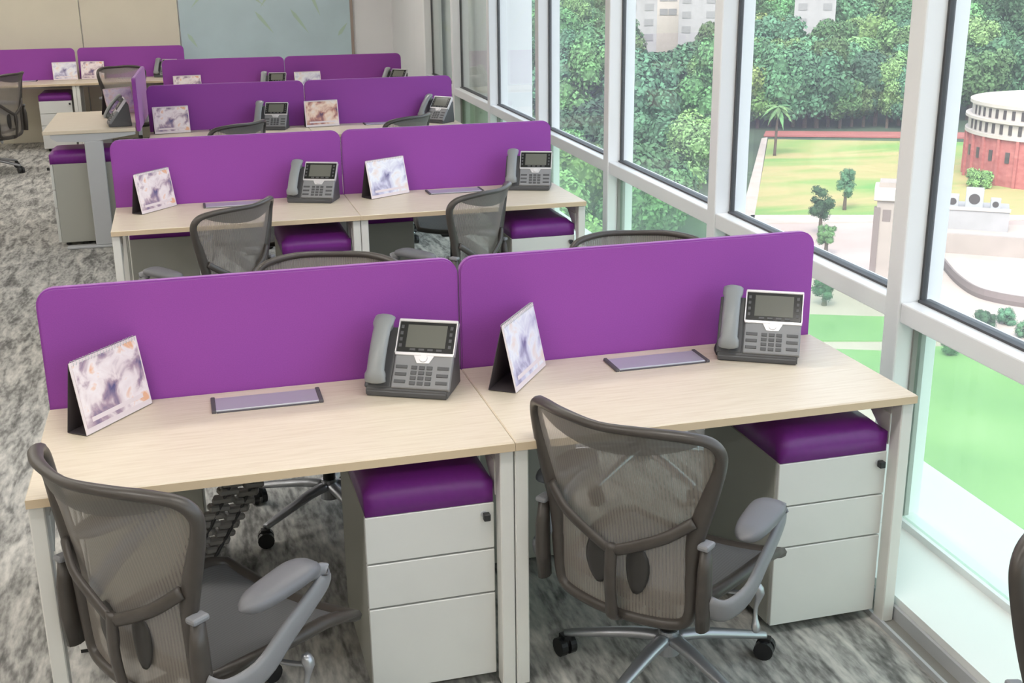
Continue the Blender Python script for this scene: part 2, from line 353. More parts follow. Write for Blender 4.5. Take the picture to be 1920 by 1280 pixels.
def make_screen():
    r = thing('desk_screen'); hw, hgt, R = W/2-.0015, .372, .05
    pts = [(-hw, 0), (hw, 0)]
    for k in range(7): a = k/6*math.pi/2; pts.append((hw-R+R*math.cos(a), hgt-R+R*math.sin(a)))
    for k in range(7): a = math.pi/2+k/6*math.pi/2; pts.append((-hw+R+R*math.cos(a), hgt-R+R*math.sin(a)))
    bm = bmesh.new(); A = [bm.verts.new((x, 0, z)) for x, z in pts]; f = bm.faces.new(A)
    e = bmesh.ops.extrude_face_region(bm, geom=[f]); bmesh.ops.translate(bm, vec=(0, .028, 0), verts=[q for q in e['geom'] if isinstance(q, bmesh.types.BMVert)])
    bmesh.ops.bevel(bm, geom=[q for q in bm.edges if abs(q.verts[0].co.y-q.verts[1].co.y) < 1e-6], offset=.005, segments=2, affect='EDGES')
    p = link('screen_panel', finish(bm, 'screen_panel'), K['purple'], r); p.location = (0, 0, -.028)
    for s in (-1, 1): box('screen_clamp', s*.4-.02, s*.4+.02, .002, .026, -.075, -.028, K['gsteel'], r)
    return r
def make_pedestal(bh=.553, ch=.085):
    """local: front faces -y, origin at the foot centre"""
    r = thing('drawer_pedestal'); hw, dp = .172, .50
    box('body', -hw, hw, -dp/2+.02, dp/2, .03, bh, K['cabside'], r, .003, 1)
    zs = [(.035, .285), (.289, .416), (.420, bh)]
    for z0, z1 in zs:
        d = box('drawer', -hw, hw, -dp/2, -dp/2+.019, z0, z1-.001, K['drawer'], r, .002, 1)
        if z1 == bh:
            cyl('lock', (hw-.028, -dp/2-.003, bh-.030), .009, .009, .004, K['gsteel'], d, 14, 'Y')
            box('key', hw-.032, hw-.014, -dp/2-.022, -dp/2-.003, bh-.044, bh-.024, K['black'], d, .002, 1)
    bm = bmesh.new(); nx, ny = 12, 14
    def cush(u, v, top):
        x = (u-.5)*2*(hw-.002); y = (v-.5)*(dp-.006); ex = 1-abs(2*u-1)**10; ey = 1-abs(2*v-1)**14
        return (x, y, bh+.001+(ch*(.70+.30*math.sqrt(max(0, ex*ey))) if top else 0))
    T = [[bm.verts.new(cush(i/nx, j/ny, True)) for j in range(ny+1)] for i in range(nx+1)]; Bv = [[bm.verts.new(cush(i/nx, j/ny, False)) for j in range(ny+1)] for i in range(nx+1)]
    for i in range(nx):
        for j in range(ny):
            bm.faces.new((T[i][j], T[i+1][j], T[i+1][j+1], T[i][j+1])); bm.faces.new((Bv[i][j], Bv[i][j+1], Bv[i+1][j+1], Bv[i+1][j]))
    for i in range(nx): bm.faces.new((T[i][0], Bv[i][0], Bv[i+1][0], T[i+1][0])); bm.faces.new((T[i][ny], T[i+1][ny], Bv[i+1][ny], Bv[i][ny]))
    for j in range(ny): bm.faces.new((T[0][j], T[0][j+1], Bv[0][j+1], Bv[0][j])); bm.faces.new((T[nx][j], Bv[nx][j], Bv[nx][j+1], T[nx][j+1]))
    bmesh.ops.bevel(bm, geom=[e for e in bm.edges if e.calc_face_angle(0) > .9], offset=.016, segments=3, affect='EDGES')
    c = link('cushion', finish(bm, 'cushion', True), K['cushion'], r); c['label'] = 'purple padded seat cushion'
    for sx in (-1, 1):
        for sy in (-1, 1): cyl('castor', (sx*(hw-.05)-.01, sy*(dp/2-.06), .016), .016, .016, .02, K['black'], r, 10, 'X')
    return r

# ------------------------------------------------------------------ task chair
def make_chair(mesh=True):
    """mesh-backed task chair; local forward is +y, origin on the floor under the seat"""
    r = thing('task_chair')
    by = .03                               # the column stands slightly forward of the seat middle
    # five-star base
    base = thing('star_base'); base.parent = r; base.location = (0, by, 0)
    cyl('hub', (0, 0, .075), .036, .030, .075, K['alu'], base, 18, smooth=False)
    for k in range(5):
        a = math.radians(72*k+STAR); c, s = math.cos(a), math.sin(a)
        P = [(c*q, s*q, z) for q, z in ((.02, .125), (.10, .118), (.20, .098), (.29, .078), (.315, .072))]
        tube('spoke', catmull(P, 3), [(.026-.013*i/12, .018-.008*i/12) for i in range(13)], K['alu'], base, sides=10, up=Vector((0, 0, 1)))
        cs = bmesh.new(); rot = Matrix.Translation((c*.315, s*.315, 0)) @ Matrix.Rotation(a+.9, 4, 'Z')
        addcyl(cs, (-.026, 0, .029), .029, .029, .020, 16, 'X', rot); addcyl(cs, (.006, 0, .029), .029, .029, .020, 16, 'X', rot)
        addbox(cs, -.012, .012, -.016, .016, .03, .066, rot)
        link('castor', finish(cs, 'castor'), K['black'], base)
    cyl('gas_column', (0, by, .14), .024, .020, .17, K['graphite2'], r, 16, smooth=True)
    box('tilt_mechanism', -.09, .09, -.13, .11, .295, .345, K['graphite2'], r, .02, 3)
    # seat: waterfall pan of mesh in a frame
    def seat_pt(u, v):
        hw = .245-.035*(1-v)**2; x = u*hw; y = -.19+.42*v
        return Vector((x, y, .395+.018*abs(u)**2-.03*max(0, v-.72)/.28*((v-.72)/.28 if v > .72 else 0)-.010*(1-u*u)))
    bm = bmesh.new(); NU, NV = 12, 12
    g = [[bm.verts.new(seat_pt(-1+2*i/NU, j/NV)) for j in range(NV+1)] for i in range(NU+1)]
    for i in range(NU):
        for j in range(NV): bm.faces.new((g[i][j], g[i+1][j], g[i+1][j+1], g[i][j+1]))
    link('seat', finish(bm, 'seat', True), K['seatmesh'], r)
    loop = [seat_pt(-1+2*i/8, 0) for i in range(9)]+[seat_pt(1, j/8) for j in range(1, 9)]+[seat_pt(1-2*i/8, 1) for i in range(1, 9)]+[seat_pt(-1, 1-j/8) for j in range(1, 8)]
    tube('seat_frame', loop, (.020, .016), K['graph'], r, sides=8, closed=True, up=Vector((0, 0, 1)))
    # back: outline in (x,z), depth from a curved surface
    def by_(x, z):
        t = max(0, (z-.55)/.40); q = max(0, (.55-z)/.22)
        return -.268-.115*t**1.35-.01*q*0+.012*q+ (.055+.06*t)*(abs(x)/.27)**2
    half = [(0, .912), (.12, .915), (.205, .908), (.254, .892), (.274, .858), (.269, .810), (.250, .745), (.228, .675), (.212, .615), (.206, .55), (.205, .48), (.202, .405), (.188, .365), (.150, .350), (.07, .343)]
    outl = [(x, z) for x, z in half]+[(0, .341)]+[(-x, z) for x, z in half[:0:-1]]
    pl = catmull([(x, by_(x, z), z) for x, z in outl], 4, True); rad = []
    for p in pl:
        z = p.z; side = min(1, abs(p.x)/.19)
        wdt = .0115+.015*side*math.exp(-((z-.66)/.16)**2)+.004*(z < .5)
        rad.append((wdt, .012+.006*side))
    tube('back_frame', pl, rad, K['graph'], r, sides=10, closed=True)
    # mesh skin: rows between the outline sides
    def halfw(z):
        best = .0
        for i in range(len(pl)):
            a, b = pl[i], pl[(i+1) % len(pl)]
            if (a.z-z)*(b.z-z) <= 0 and abs(a.z-b.z) > 1e-7: best = max(best, abs(a.x+(b.x-a.x)*(z-a.z)/(b.z-a.z)))
        return best
    def skin(z0, z1, nz, fac=1.0, off=0.0, lower=None):
        bm = bmesh.new(); G = []
        for i in range(nz+1):
            z = z0+(z1-z0)*i/nz; row = []
            for k in range(15):
                u = -1+2*k/14; zz = z
                if lower is not None: zz = z+(1-i/nz)*lower*(u*u)
                x = u*(halfw(zz)*fac-.004); row.append(bm.verts.new((x, by_(x, zz)+off, zz)))
            G.append(row)
        for i in range(nz):
            for k in range(14): bm.faces.new((G[i][k], G[i][k+1], G[i+1][k+1], G[i+1][k]))
        return finish(bm, 'back_mesh', True)
    link('back_mesh', skin(.347, .907, 26), K['mesh'], r)
    tb = link('top_band', skin(.838, .907, 6, .985, -.007, .055), K['band'], r)
    # Y-shaped spine and lumbar pad behind the mesh
    sp = thing('spine'); sp.parent = r
    for s in (-1, 1):
        P = [(s*.216, by_(.21, .66)-.012, .665), (s*.15, -.284, .615), (s*.07, -.292, .572), (s*.012, -.295, .545)]
        tube('spine_arm', catmull(P, 5), [(.016, .009)]*16, K['graph'], sp, sides=8)
    tube('spine_bar', catmull([(0, -.295, .56), (0, -.300, .47), (0, -.290, .38), (0, -.272, .335), (0, -.15, .315)], 5), [(.019, .010)]*21, K['graph'], sp, sides=8)
    for s in (-1, 1): tube('lumbar_pad', catmull([(s*.055, -.262, .555), (s*.062, -.264, .49), (s*.055, -.262, .42)], 4), [(.012, .006), (.026, .007), (.033, .008), (.036, .008), (.036, .008), (.033, .008), (.028, .007), (.020, .006), (.010, .005)], K['graphite2'], sp, sides=10)
    # arms
    for s in (-1, 1):
        ar = thing('armrest'); ar.parent = r
        tube('arm_upright', [(s*.245, -.245, .37), (s*.248, -.25, .45), (s*.248, -.25, .53), (s*.246, -.245, .60)], [(.017, .024), (.019, .026), (.018, .025), (.014, .018)], K['graph'], ar, sides=10)
        box('upright_cap', s*.246-.016, s*.246+.016, -.268, -.222, .598, .614, K['armgrey'], ar, .006, 2)
        P = [(s*.252, -.245, .440), (s*.292, -.215, .425), (s*.315, -.14, .445), (s*.318, -.06, .500), (s*.314, .02, .545), (s*.306, .075, .572), (s*.300, .082, .592), (s*.298, .045, .602)]
        q = catmull(P, 4); n = len(q)
        tube('arm_bracket', q, [(.012, .038-.018*i/(n-1)) for i in range(n)], K['armgrey'], ar, sides=10, up=Vector((0, -.35, 1)))
        bm = bmesh.new(); ns, nr = 18, 14
        rings = []
        for i in range(ns+1):
            t = i/ns; e = max(.12, math.sqrt(max(0, 1-abs(2*t-1)**3.2)))
            cx, cy, cz = s*(.300-.02*(t-.5)), -.180+.25*t, .614+.012*t-.016*max(0, t-.75)*2
            hw2 = (.040+.014*t)*e; hh = .0185*min(1, e*1.15)
            ring = []
            for k in range(nr):
                a = 2*math.pi*k/nr; ca, sa = math.cos(a), math.sin(a)
                ring.append(bm.verts.new((cx+hw2*math.copysign(abs(ca)**.7, ca), cy, cz+hh*math.copysign(abs(sa)**.7, sa))))
            rings.append(ring)
        for i in range(ns):
            for k in range(nr): bm.faces.new((rings[i][k], rings[i][(k+1) % nr], rings[i+1][(k+1) % nr], rings[i+1][k]))
        bm.faces.new(rings[0][::-1]); bm.faces.new(rings[-1]); link('arm_pad', finish(bm, 'arm_pad', True), K['pad'], ar)
        # tilt and height levers below the seat
        tube('lever', catmull([(s*.10, .02, .325), (s*.20, .03, .335), (s*.262, .045, .345)], 4), (.007, .007), K['alu'], r, sides=8)
        tube('lever_paddle', catmull([(s*.255, .045, .372), (s*.268, .045, .345), (s*.262, .04, .30), (s*.268, .03, .262), (s*.274, .025, .235)], 3), [(.008, .010), (.013, .014), (.016, .016), (.015, .015), (.010, .010), (.007, .008), (.006, .007), (.006, .007), (.007, .008), (.010, .011), (.013, .014), (.012, .012), (.006, .006)], K['alu'], r, sides=8)
    return r

# ------------------------------------------------------------------ phone, calendar
def make_phone():
    """local: user side -y, origin on the desk under the middle"""
    r = thing('desk_phone')
    til = math.radians(52)
    mx = Matrix.Translation((0, -.075, .022)) @ Matrix.Rotation(til, 4, 'X')      # face plane: x right, y up the slope, z out
    L = .205
    bm = bmesh.new()                                                              # wedge foot
    prof = [(-.085, 0), (-.085, .018), (.028, .165), (.062, .16), (.075, 0)]
    A = [bm.verts.new((-.120, y, z)) for y, z in prof]; B = [bm.verts.new((.120, y, z)) for y, z in prof]; n = len(prof)
    bm.faces.new(A); bm.faces.new(B[::-1])
    for i in range(n): bm.faces.new((A[i], A[(i+1) % n], B[(i+1) % n], B[i]))
    bmesh.ops.bevel(bm, geom=bm.edges[:], offset=.004, segments=2, affect='EDGES')
    body = link('phone_foot', finish(bm, 'phone_foot'), K['key'], r)
    fc = box('phone_body', -.045, .125, 0, L, -.006, .014, K['phone'], r, .004, 2, mx=mx)
    cr = box('handset_cradle', -.125, -.047, 0, L-.02, -.008, .008, K['key'], r, .004, 2, mx=mx)
    box('display_bezel', -.042, .122, .108, L-.004, .0135, .0165, K['bezel'], fc, .001, 1, mx=mx)
    box('display', -.018, .098, .122, L-.014, .0160, .0175, K['lcd'], fc, mx=mx)
    box('silver_edge', -.047, .127, L-.005, L+.004, -.006, .019, K['silver'], fc, .002, 1, mx=mx)
    box('silver_bar', -.046, .126, .098, .108, .0135, .0175, K['silver'], fc, .0015, 1, mx=mx)
    for s in (-1, 1): box('silver_edge', .04+s*.0855-.0015, .04+s*.0855+.0015, .104, L, -.002, .0175, K['silver'], fc, mx=mx)
    bm = bmesh.new(); v = [bm.verts.new(mx @ Vector(p)) for p in ((.010, .099, .0165), (.022, .076, .0165), (.058, .076, .0165), (.070, .099, .0165), (.010, .099, .0125), (.022, .076, .0125), (.058, .076, .0125), (.070, .099, .0125))]
    for f in ((0,1,2,3),(7,6,5,4),(0,4,5,1),(1,5,6,2),(2,6,7,3),(3,7,4,0)): bm.faces.new([v[i] for i in f])
    link('silver_bar', finish(bm, 'silver_bar'), K['silver'], fc)
    cyl('navigation_key', (.040, .090, .0165), .012, .011, .004, K['silver'], fc, 16, mx=mx)
    for a in range(4): box('soft_key', -.004+a*.026, .012+a*.026, .1125, .1185, .0160, .0185, K['silver'] if a % 5 == 9 else K['key'], fc, mx=mx)
    for s in (-.034, .111):
        for a in range(4): box('line_key', s-.004, s+.004, .122+a*.019, .132+a*.019, .016, .018, K['key'], fc, mx=mx)
    for i in range(3):
        for j in range(4): box('keypad_key', .008+i*.0225, .025+i*.0225, .010+j*.0155, .021+j*.0155, .0135, .0165, K['key'], fc, .001, 1, mx=mx)
    for i in range(2):
        for j in range(3): box('side_key', (-.038, .084)[i], (-.004, .118)[i], .014+j*.022, .024+j*.022, .0135, .016, K['key'], fc, .001, 1, mx=mx)
    # handset: curved bar with two cups
    q = catmull([(-.087, .010, .026), (-.087, .028, .040), (-.087, .100, .047), (-.087, .180, .040), (-.087, .208, .026)], 5)
    q = [mx @ p for p in q]; n = len(q)
    nm = (mx.to_3x3() @ Vector((0, 0, 1)))
    hsr = [(.031 if (i < 6 or i > n-7) else .026, .013) for i in range(n)]; hsr[0] = (.024, .008); hsr[-1] = (.024, .008)
    hd = tube('handset', q, hsr, K['phone2'], r, sides=14, up=nm)
    for yy in (.032, .186): cyl('handset_cup', (-.087, yy, .006), .022, .026, .028, K['phone2'], hd, 16, mx=mx)
    # curled cord
    P = []
    for i in range(70):
        t = i/69; P.append((-.118-.012*math.sin(t*3.1)+.006*math.cos(i*1.25), -.06+.14*t, .012+.006*math.sin(i*1.25)))
    tube('cord', P, (.0025, .0025), K['black'], r, sides=5)
    return r
def make_calendar(name, pm, f=.032):
    """tent calendar; local x along the fold, printed face towards -y"""
    r = thing('desk_calendar'); L, hh = .262, .195
    sl = math.atan2(f, hh); S = math.hypot(f, hh)
    m1 = Matrix.Translation((0, -f, .002)) @ Matrix.Rotation(-sl, 4, 'X')
    m2 = Matrix.Translation((0, f, .002)) @ Matrix.Rotation(sl, 4, 'X')
    fr = box('front_board', -L/2, L/2, -.001, .001, 0, S, K['paper'], r, mx=m1)
    box('printed_page', -L/2+.008, L/2-.006, -.0025, -.001, .016, S-.008, pm, fr, mx=m1)
    box('photo_strip', -L/2+.03, L/2-.03, -.0031, -.0025, .028, .040, K['paper'], fr, mx=m1)
    box('back_board', -L/2, L/2, -.001, .001, 0, S, K['paperdark'], r, mx=m2)
    box('base_flap', -L/2, L/2, -f+.002, f-.002, .001, .003, K['paperdark'], r)
    bm = bmesh.new()
    for i in range(22):
        x = -L/2+.012+(L-.024)*i/21
        sweep(bm, [(x, .007*math.cos(a*math.pi/4), hh-.002+.007*math.sin(a*math.pi/4)) for a in range(8)], (.0009, .0009), 4, True, Vector((1, 0, 0)))
    link('wire_binding', finish(bm, 'wire_binding'), K['gsteel'], r)
    return r

# ------------------------------------------------------------------ lay the benches out
STAR = 52
deskP, scrP, pedP = make_desk(), make_screen(), make_pedestal()
chairP = make_chair()
phoneP = make_phone()
calP = [make_calendar('a', K['pr1']), make_calendar('b', K['pr2'], .042), make_calendar('c', K['pr3'])]
used = {}
def place(proto, loc, rz, label, cat, group=None, scale=None):
    if proto.name in used: o = dup(proto, loc, rz, scale)
    else:
        used[proto.name] = 1; o = proto; o.location = loc; o.rotation_euler = (0, 0, rz)
        if scale: o.scale = scale
    tag(o, label, cat, group); return o
ROW = ['nearest', 'second', 'third', 'fourth']
BEN = [(0.0, 0.0), (.0582, 3.0303), (.185, 6.105), (.282, 8.881)]
SIDE = {-1: 'left', 1: 'right'}
near_note = {-1: 'on the aisle side', 1: 'on the window side'}
for b, (xj, y0) in enumerate(BEN):
    for s in (-1, 1):
        cx = xj+s*(W/2+.0005); rn = ROW[b]; sd = near_note[s]
        place(deskP, (cx, y0, 0), 0, 'pale maple desk facing the viewer in the %s row, %s' % (rn, sd), 'desk', 'maple bench desks')
        place(scrP, (cx, y0, H), 0, 'purple rounded desk screen of the %s row, %s' % (rn, sd), 'screen', 'purple desk screens')
        place(pedP, (cx+W/2-.045-.172, y0-D+.055+.25, 0), 0, 'white drawer pedestal with purple cushion under the %s row desk, %s' % (rn, sd), 'pedestal', 'drawer pedestals')
        place(deskP, (cx, y0+.031, 0), math.pi, 'pale maple desk behind the %s row purple screen, %s' % (rn, sd), 'desk', 'maple bench desks')
        if b < 2:
            place(pedP, (cx-W/2+.045+.172, y0+D-.055-.25, 0), math.pi, 'drawer pedestal seen from behind under the %s row desks, %s' % (rn, sd), 'pedestal', 'drawer pedestals')
R = math.radians
# things on the desks
def cal(kind, x, y, deg, label, z=H+.0008, sc=1): place(calP[kind], (x, y, z), R(deg), label, 'calendar', 'tent calendars on the desks', (sc, sc, sc))
def phone(x, y, deg, label, z=H+.0008): place(phoneP, (x, y, z), R(deg), label, 'phone', 'grey desk phones')
cal(0, -1.008, -.125, 52, 'rose printed tent calendar on the nearest left desk')
cal(1, .142, -.137, 54, 'blue printed tent calendar near the joint of the nearest desks')
phone(-.170, -.135, -27, 'grey desk phone beside the nearest desk joint')
phone(.918, -.150, -30, 'grey desk phone on the nearest window-side desk')
x2, y2 = BEN[1]
cal(0, -.925, y2-.125, 50, 'rose printed tent calendar on the second row aisle-side desk')
cal(1, .27, y2-.11, 30, 'pale grey printed tent calendar on the second row window-side desk')
phone(-.115, y2-.13, -24, 'grey desk phone on the second row aisle-side desk')
phone(1.06, y2-.15, -22, 'grey desk phone on the second row window-side desk')
x3, y3 = BEN[2]
cal(0, -.83, y3-.12, 8, 'rose printed tent calendar on the third row aisle-side desk')
cal(2, .295, y3-.11, 6, 'orange printed tent calendar on the third row window-side desk')
phone(-.09, y3-.14, -18, 'grey desk phone on the third row aisle-side desk')
phone(1.20, y3-.155, -50, 'grey desk phone turned sideways on the third row window-side desk')
x4, y4 = BEN[3]
cal(0, -.67, y4-.10, 4, 'tent calendar half hidden on the fourth row aisle-side desk')
cal(1, .49, y4-.10, 4, 'tent calendar half hidden on the fourth row window-side desk')
phone(.15, y4-.12, -15, 'grey desk phone on the fourth row aisle-side desk')
phone(1.36, y4-.15, -40, 'grey desk phone on the fourth row window-side desk')

# cable spine under the nearest left desk
for q, (xa, xb, za) in enumerate(((-.625, -1.02, .675), (-.555, -.95, .675))):
    r = thing('cable_spine', (0, 0, 0))
    lk = None
    for i in range(27):
        t = i/26; x = xa+(xb-xa)*t**1.1; z = za-(za-.03)*t; y = -.19+.03*q+.05*math.sin(t*2.2)
        if lk is None:
            bm = bmesh.new(); addbox(bm, -.030, .030, -.016, .016, -.010, .010); bmesh.ops.bevel(bm, geom=bm.edges[:], offset=.005, segments=1, affect='EDGES'); me = finish(bm, 'spine_link')
        lk = link('spine_link', me, K['chain'], r, (x, y, z), (0, .15 if i % 2 else -.1, .3 if i % 2 else -.2))
    tube('spine_cable', catmull([(xa, -.19+.03*q, .70), (xa+(xb-xa)*.44, -.16+.03*q, za-(za-.03)*.5), (xb, -.15+.03*q, .012)], 6), (.005, .005), K['black'], r, sides=6)
    tag(r, ('%s grey segmented cable spine hanging under the nearest left desk' % ('Left-hand', 'Right-hand')[q]), 'cable spine', 'cable spines')

# chairs
def chair(x, y, head, label, sc=1): place(chairP, (x, y, 0), -R(head), label, 'chair', 'mesh task chairs', (sc, sc, sc))
chair(.404, -.664, 52, 'brown-grey mesh task chair pulled up to the nearest window-side desk', .957)
chair(-.772, -.668, 52, 'brown-grey mesh task chair at the nearest aisle-side desk, lower left', .975)
chair(-.735, 2.345, -47, 'grey mesh task chair at the second row aisle-side desk', .965)
chair(.43, 2.345, -46, 'grey mesh task chair at the second row window-side desk', .97)
chair(-.57, 5.15, -46, 'mesh chair at the third row aisle-side desk, only its top showing')
chair(.60, 5.15, -46, 'mesh chair at the third row window-side desk, only its top showing')
chair(-.345, .67, 196, 'chair behind the nearest aisle-side screen, olive top edge showing', .97)
chair(.86, .66, 196, 'chair behind the nearest window-side screen, dark top edge showing', .97)
chair(-.38, 3.86, 178, 'chair tucked behind the second row aisle-side screen')
chair(.84, 3.86, 183, 'chair tucked behind the second row window-side screen')
chair(.832, -2.028, 195, 'dark chair edge at the lower right corner of the picture')

# turned desk at the aisle end of the third row
TZ = .845
td = thing('side_desk', (-1.07, 5.52, 0), 0)
box('desktop', -.63, -.005, 0, 1.22, TZ-.025, TZ, K['wood'], td, .003, 1)
bm = bmesh.new(); A = []
pr = [(-.58, TZ-.026), (-.01, TZ-.026), (-.01, TZ-.045), (-.30, TZ-.085), (-.54, TZ-.075), (-.58, TZ-.05)]
A = [bm.verts.new((x, .01, z)) for x, z in pr]; B = [bm.verts.new((x, .05, z)) for x, z in pr]; bm.faces.new(A); bm.faces.new(B[::-1])
for i in range(len(pr)): bm.faces.new((A[i], A[(i+1) % len(pr)], B[(i+1) % len(pr)], B[i]))
link('end_bracket', finish(bm, 'end_bracket'), K['gsteel'], td)
for yy in (.0, 1.14):
    box('leg_column', -.36, -.235, yy, yy+.05, .02, TZ-.08, K['gsteel'], td, .006, 2)
    box('leg_foot', -.56, -.06, yy-.005, yy+.06, 0, .02, K['gsteel'], td, .006, 2)
box('frame_rail', -.33, -.27, .05, 1.14, TZ-.065, TZ-.026, K['gsteel'], td)
tag(td, 'pale maple height-adjustable desk turned sideways at the aisle end of the third row', 'desk')
ts = dup(scrP, (-1.022, 6.13, TZ), R(90-2)); tag(ts, 'purple desk screen seen edge-on at the end of the third row', 'screen', 'purple desk screens')
tp = make_pedestal(.60, .095); tp.location = (-1.44, 5.80, 0); tp.rotation_euler = (0, 0, R(-90)); tag(tp, 'pedestal with purple cushion under the sideways desk by the aisle', 'pedestal', 'drawer pedestals')
cal(1, -1.22, 6.5, 40, 'blue printed tent calendar on the sideways desk', TZ+.0008)
phone(-1.185, 5.74, -84, 'dark desk phone on the sideways desk', TZ+.0008)

# far bench along the back wall
FY = 11.30
for i, cx in enumerate((-3.03, -1.85)):
    x = -1.85-W/2 if i == 0 else -1.85+W/2
    wd = ('further left', 'nearer the teal glass')[i]
    dup_d = dup(deskP, (x, FY, 0), 0); tag(dup_d, 'maple desk against the cream back wall, %s' % wd, 'desk', 'maple bench desks')
    o = dup(scrP, (x+(.012 if i else -.012), FY, H), 0); tag(o, 'dark purple desk screen against the cream back wall, %s' % wd, 'screen', 'purple desk screens')
    o = dup(pedP, (x+W/2-.235, FY-D+.305, 0), 0); tag(o, 'pedestal under the back wall desk, %s' % wd, 'pedestal', 'drawer pedestals')
cal(1, -1.985, FY-.09, 6, 'pale tent calendar on the back wall desk, left of the screen gap')
cal(0, -1.68, FY-.10, -14, 'pale tent calendar on the back wall desk, right of the screen gap')
phone(-.88, FY-.13, -20, 'dark desk phone on the back wall desk near the teal glass')
chair(-2.62, 9.40, -68, 'light grey mesh chair standing in the aisle at the far left', 1.06)
chair(-1.22, 10.24, 150, 'dark chair turned away at the back wall desk', 1.0)

# ------------------------------------------------------------------ outdoors
GZ = -30.0
def gp(u, v, z=GZ): p = onz(u, v, z); return (p.x, p.y)
def ground_poly(name, px, z, m, label):
    o = poly(name, [gp(u, v) for u, v in px], z-.3, z, m); return struct(o, label)
def terrain(x, y):
    r = math.hypot(x-CAM.x, y-CAM.y); return GZ+max(0, r-245)*.055
bm = bmesh.new(); G = []
for i in range(46):
    rr = 6+ (i/45)**1.6*1500; row = []
    for k in range(41):
        a = math.radians(-30+k*3.0)
        x, y = CAM.x+rr*math.sin(a)+2.2, CAM.y+rr*math.cos(a); row.append(bm.verts.new((x, y, terrain(x, y)-.35)))
    G.append(row)
for i in range(45):
    for k in range(40): bm.faces.new((G[i][k], G[i][k+1], G[i+1][k+1], G[i+1][k]))
struct(link('ground_terrain', finish(bm, 'ground_terrain', True), K['forestfloor']), 'wooded ground rolling away outside the windows')
ground_poly('plaza_paving', [(1380, 640), (1396, 380), (2300, 390), (2900, 640), (3200, 900), (1500, 1000)], GZ-.02, K['plaza'], 'pink paved plaza beside the playing field')
ground_poly('playing_field', [(1415, 404), (1440, 262), (1990, 270), (1990, 404)], GZ+.12, K['field'], 'playing field with green and dry yellow patches')
ground_poly('running_track', [(1432, 254), (1436, 246), (1990, 250), (1990, 260)], GZ+.10, K['track'], 'red running track along the far edge of the field')
ground_poly('footpath', [(1385, 420), (1428, 260), (1439, 258), (1413, 420)], GZ+.10, K['path'], 'pale footpath along the playing field')
ground_poly('field_border', [(1400, 420), (1408, 404), (1990, 404), (1990, 412)], GZ+.10, K['path'], 'pale border strip at the near side of the field')
ground_poly('lawn_strip', [(1470, 640), (1480, 590), (1680, 596), (1676, 640)], GZ+.12, K['lawn'], 'green lawn strip between two paths below the plaza')
ground_poly('lawn_corner', [(1440, 720), (1450, 652), (1672, 660), (1668, 760)], GZ+.12, K['lawn'], 'lower green lawn below the paths')
ground_poly('courtyard_lawn', [(1690, 1100), (1700, 655), (1790, 650), (1930, 720), (2200, 900), (2300, 1300), (1690, 1400)], GZ+.14, K['lawn'], 'bright green courtyard lawn right below the window')
ground_poly('terrace_paving', [(1735, 640), (1735, 420), (2250, 430), (2350, 700), (1935, 715), (1800, 645)], GZ+.13, K['path'], 'pale terrace in front of the round brick building')

# trees -------------------------------------------------------------
def crown(seed, lobes, rx, rz, m, sub=1, leaves=8500):
    """rounded masses of foliage: a dark inner body wrapped in hundreds of loose leaf sprays"""
    rnd = random.Random(seed); bm = bmesh.new(); L = []
    for i in range(lobes):
        a = rnd.uniform(0, 6.283); q = math.sqrt(rnd.random())*.72; hz = rnd.uniform(-.58, .66)
        k = math.sqrt(max(.1, 1-(hz*.95)**2)); rad = rnd.uniform(.26, .42)*rx
        c = Vector((math.cos(a)*q*rx*k, math.sin(a)*q*rx*k, hz*rz)); L.append((c, rad))
        res = bmesh.ops.create_icosphere(bm, subdivisions=sub, radius=rad*.82)
        for v in res['verts']: v.co = v.co*(1+rnd.uniform(-.2, .2))+c
    sz = .10*math.sqrt(rx*6)/2.2*(1.0 if rx > 3 else .8)
    for i in range(leaves):
        c, rad = L[rnd.randrange(lobes)]
        d = Vector((rnd.gauss(0, 1), rnd.gauss(0, 1), rnd.gauss(.25, 1))).normalized(); p = c+d*rad*rnd.uniform(.82, 1.16)
        if p.z < -rz*.95: continue
        n = (d+Vector((rnd.gauss(0, .45), rnd.gauss(0, .45), rnd.gauss(.2, .45)))).normalized(); t = n.orthogonal().normalized(); t.rotate(Matrix.Rotation(rnd.uniform(0, 6.28), 3, n)); b = n.cross(t)
        h = rnd.uniform(.32, .72)*sz*rx/ (6 if rx > 3 else 2.2)*2.2; w_ = h*rnd.uniform(.45, .8)
        bm.faces.new([bm.verts.new(p+t*h), bm.verts.new(p+b*w_+n*.1*h), bm.verts.new(p-t*h), bm.verts.new(p-b*w_-n*.1*h)])
    return bm
def tree_mesh(seed, lobes, rx, rz, trunk_h, m):
    bm = crown(seed, lobes, rx, rz, m)
    for v in bm.verts: v.co.z += trunk_h+rz*.85
    nf = len(bm.faces); addcyl(bm, (0, 0, -.5), .05*rx+.12, .03*rx+.06, trunk_h+rz*.8, 8)
    bm.faces.ensure_lookup_table()
    for f in bm.faces[nf:]: f.material_index = 1
    me = bpy.data.meshes.new('forest_tree'); bm.to_mesh(me); bm.free(); me.materials.append(m); me.materials.append(K['bark']); return me
kinds = [tree_mesh(1, 20, 6.0, 4.6, 2.2, K['leafA']), tree_mesh(2, 22, 6.4, 5.2, 2.4, K['leafB']), tree_mesh(3, 20, 5.4, 4.4, 1.8, K['leafC']), tree_mesh(4, 22, 5.0, 6.4, 2.0, K['leafA']), tree_mesh(5, 20, 6.6, 4.2, 1.8, K['leafB'])]
rnd = random.Random(11)
def pix(P):
    d = Vector(P)-CAM; z = d.dot(_fw); return 960+FPX*d.dot(_r)/z, 640-FPX*d.dot(_u)/z
spots = []
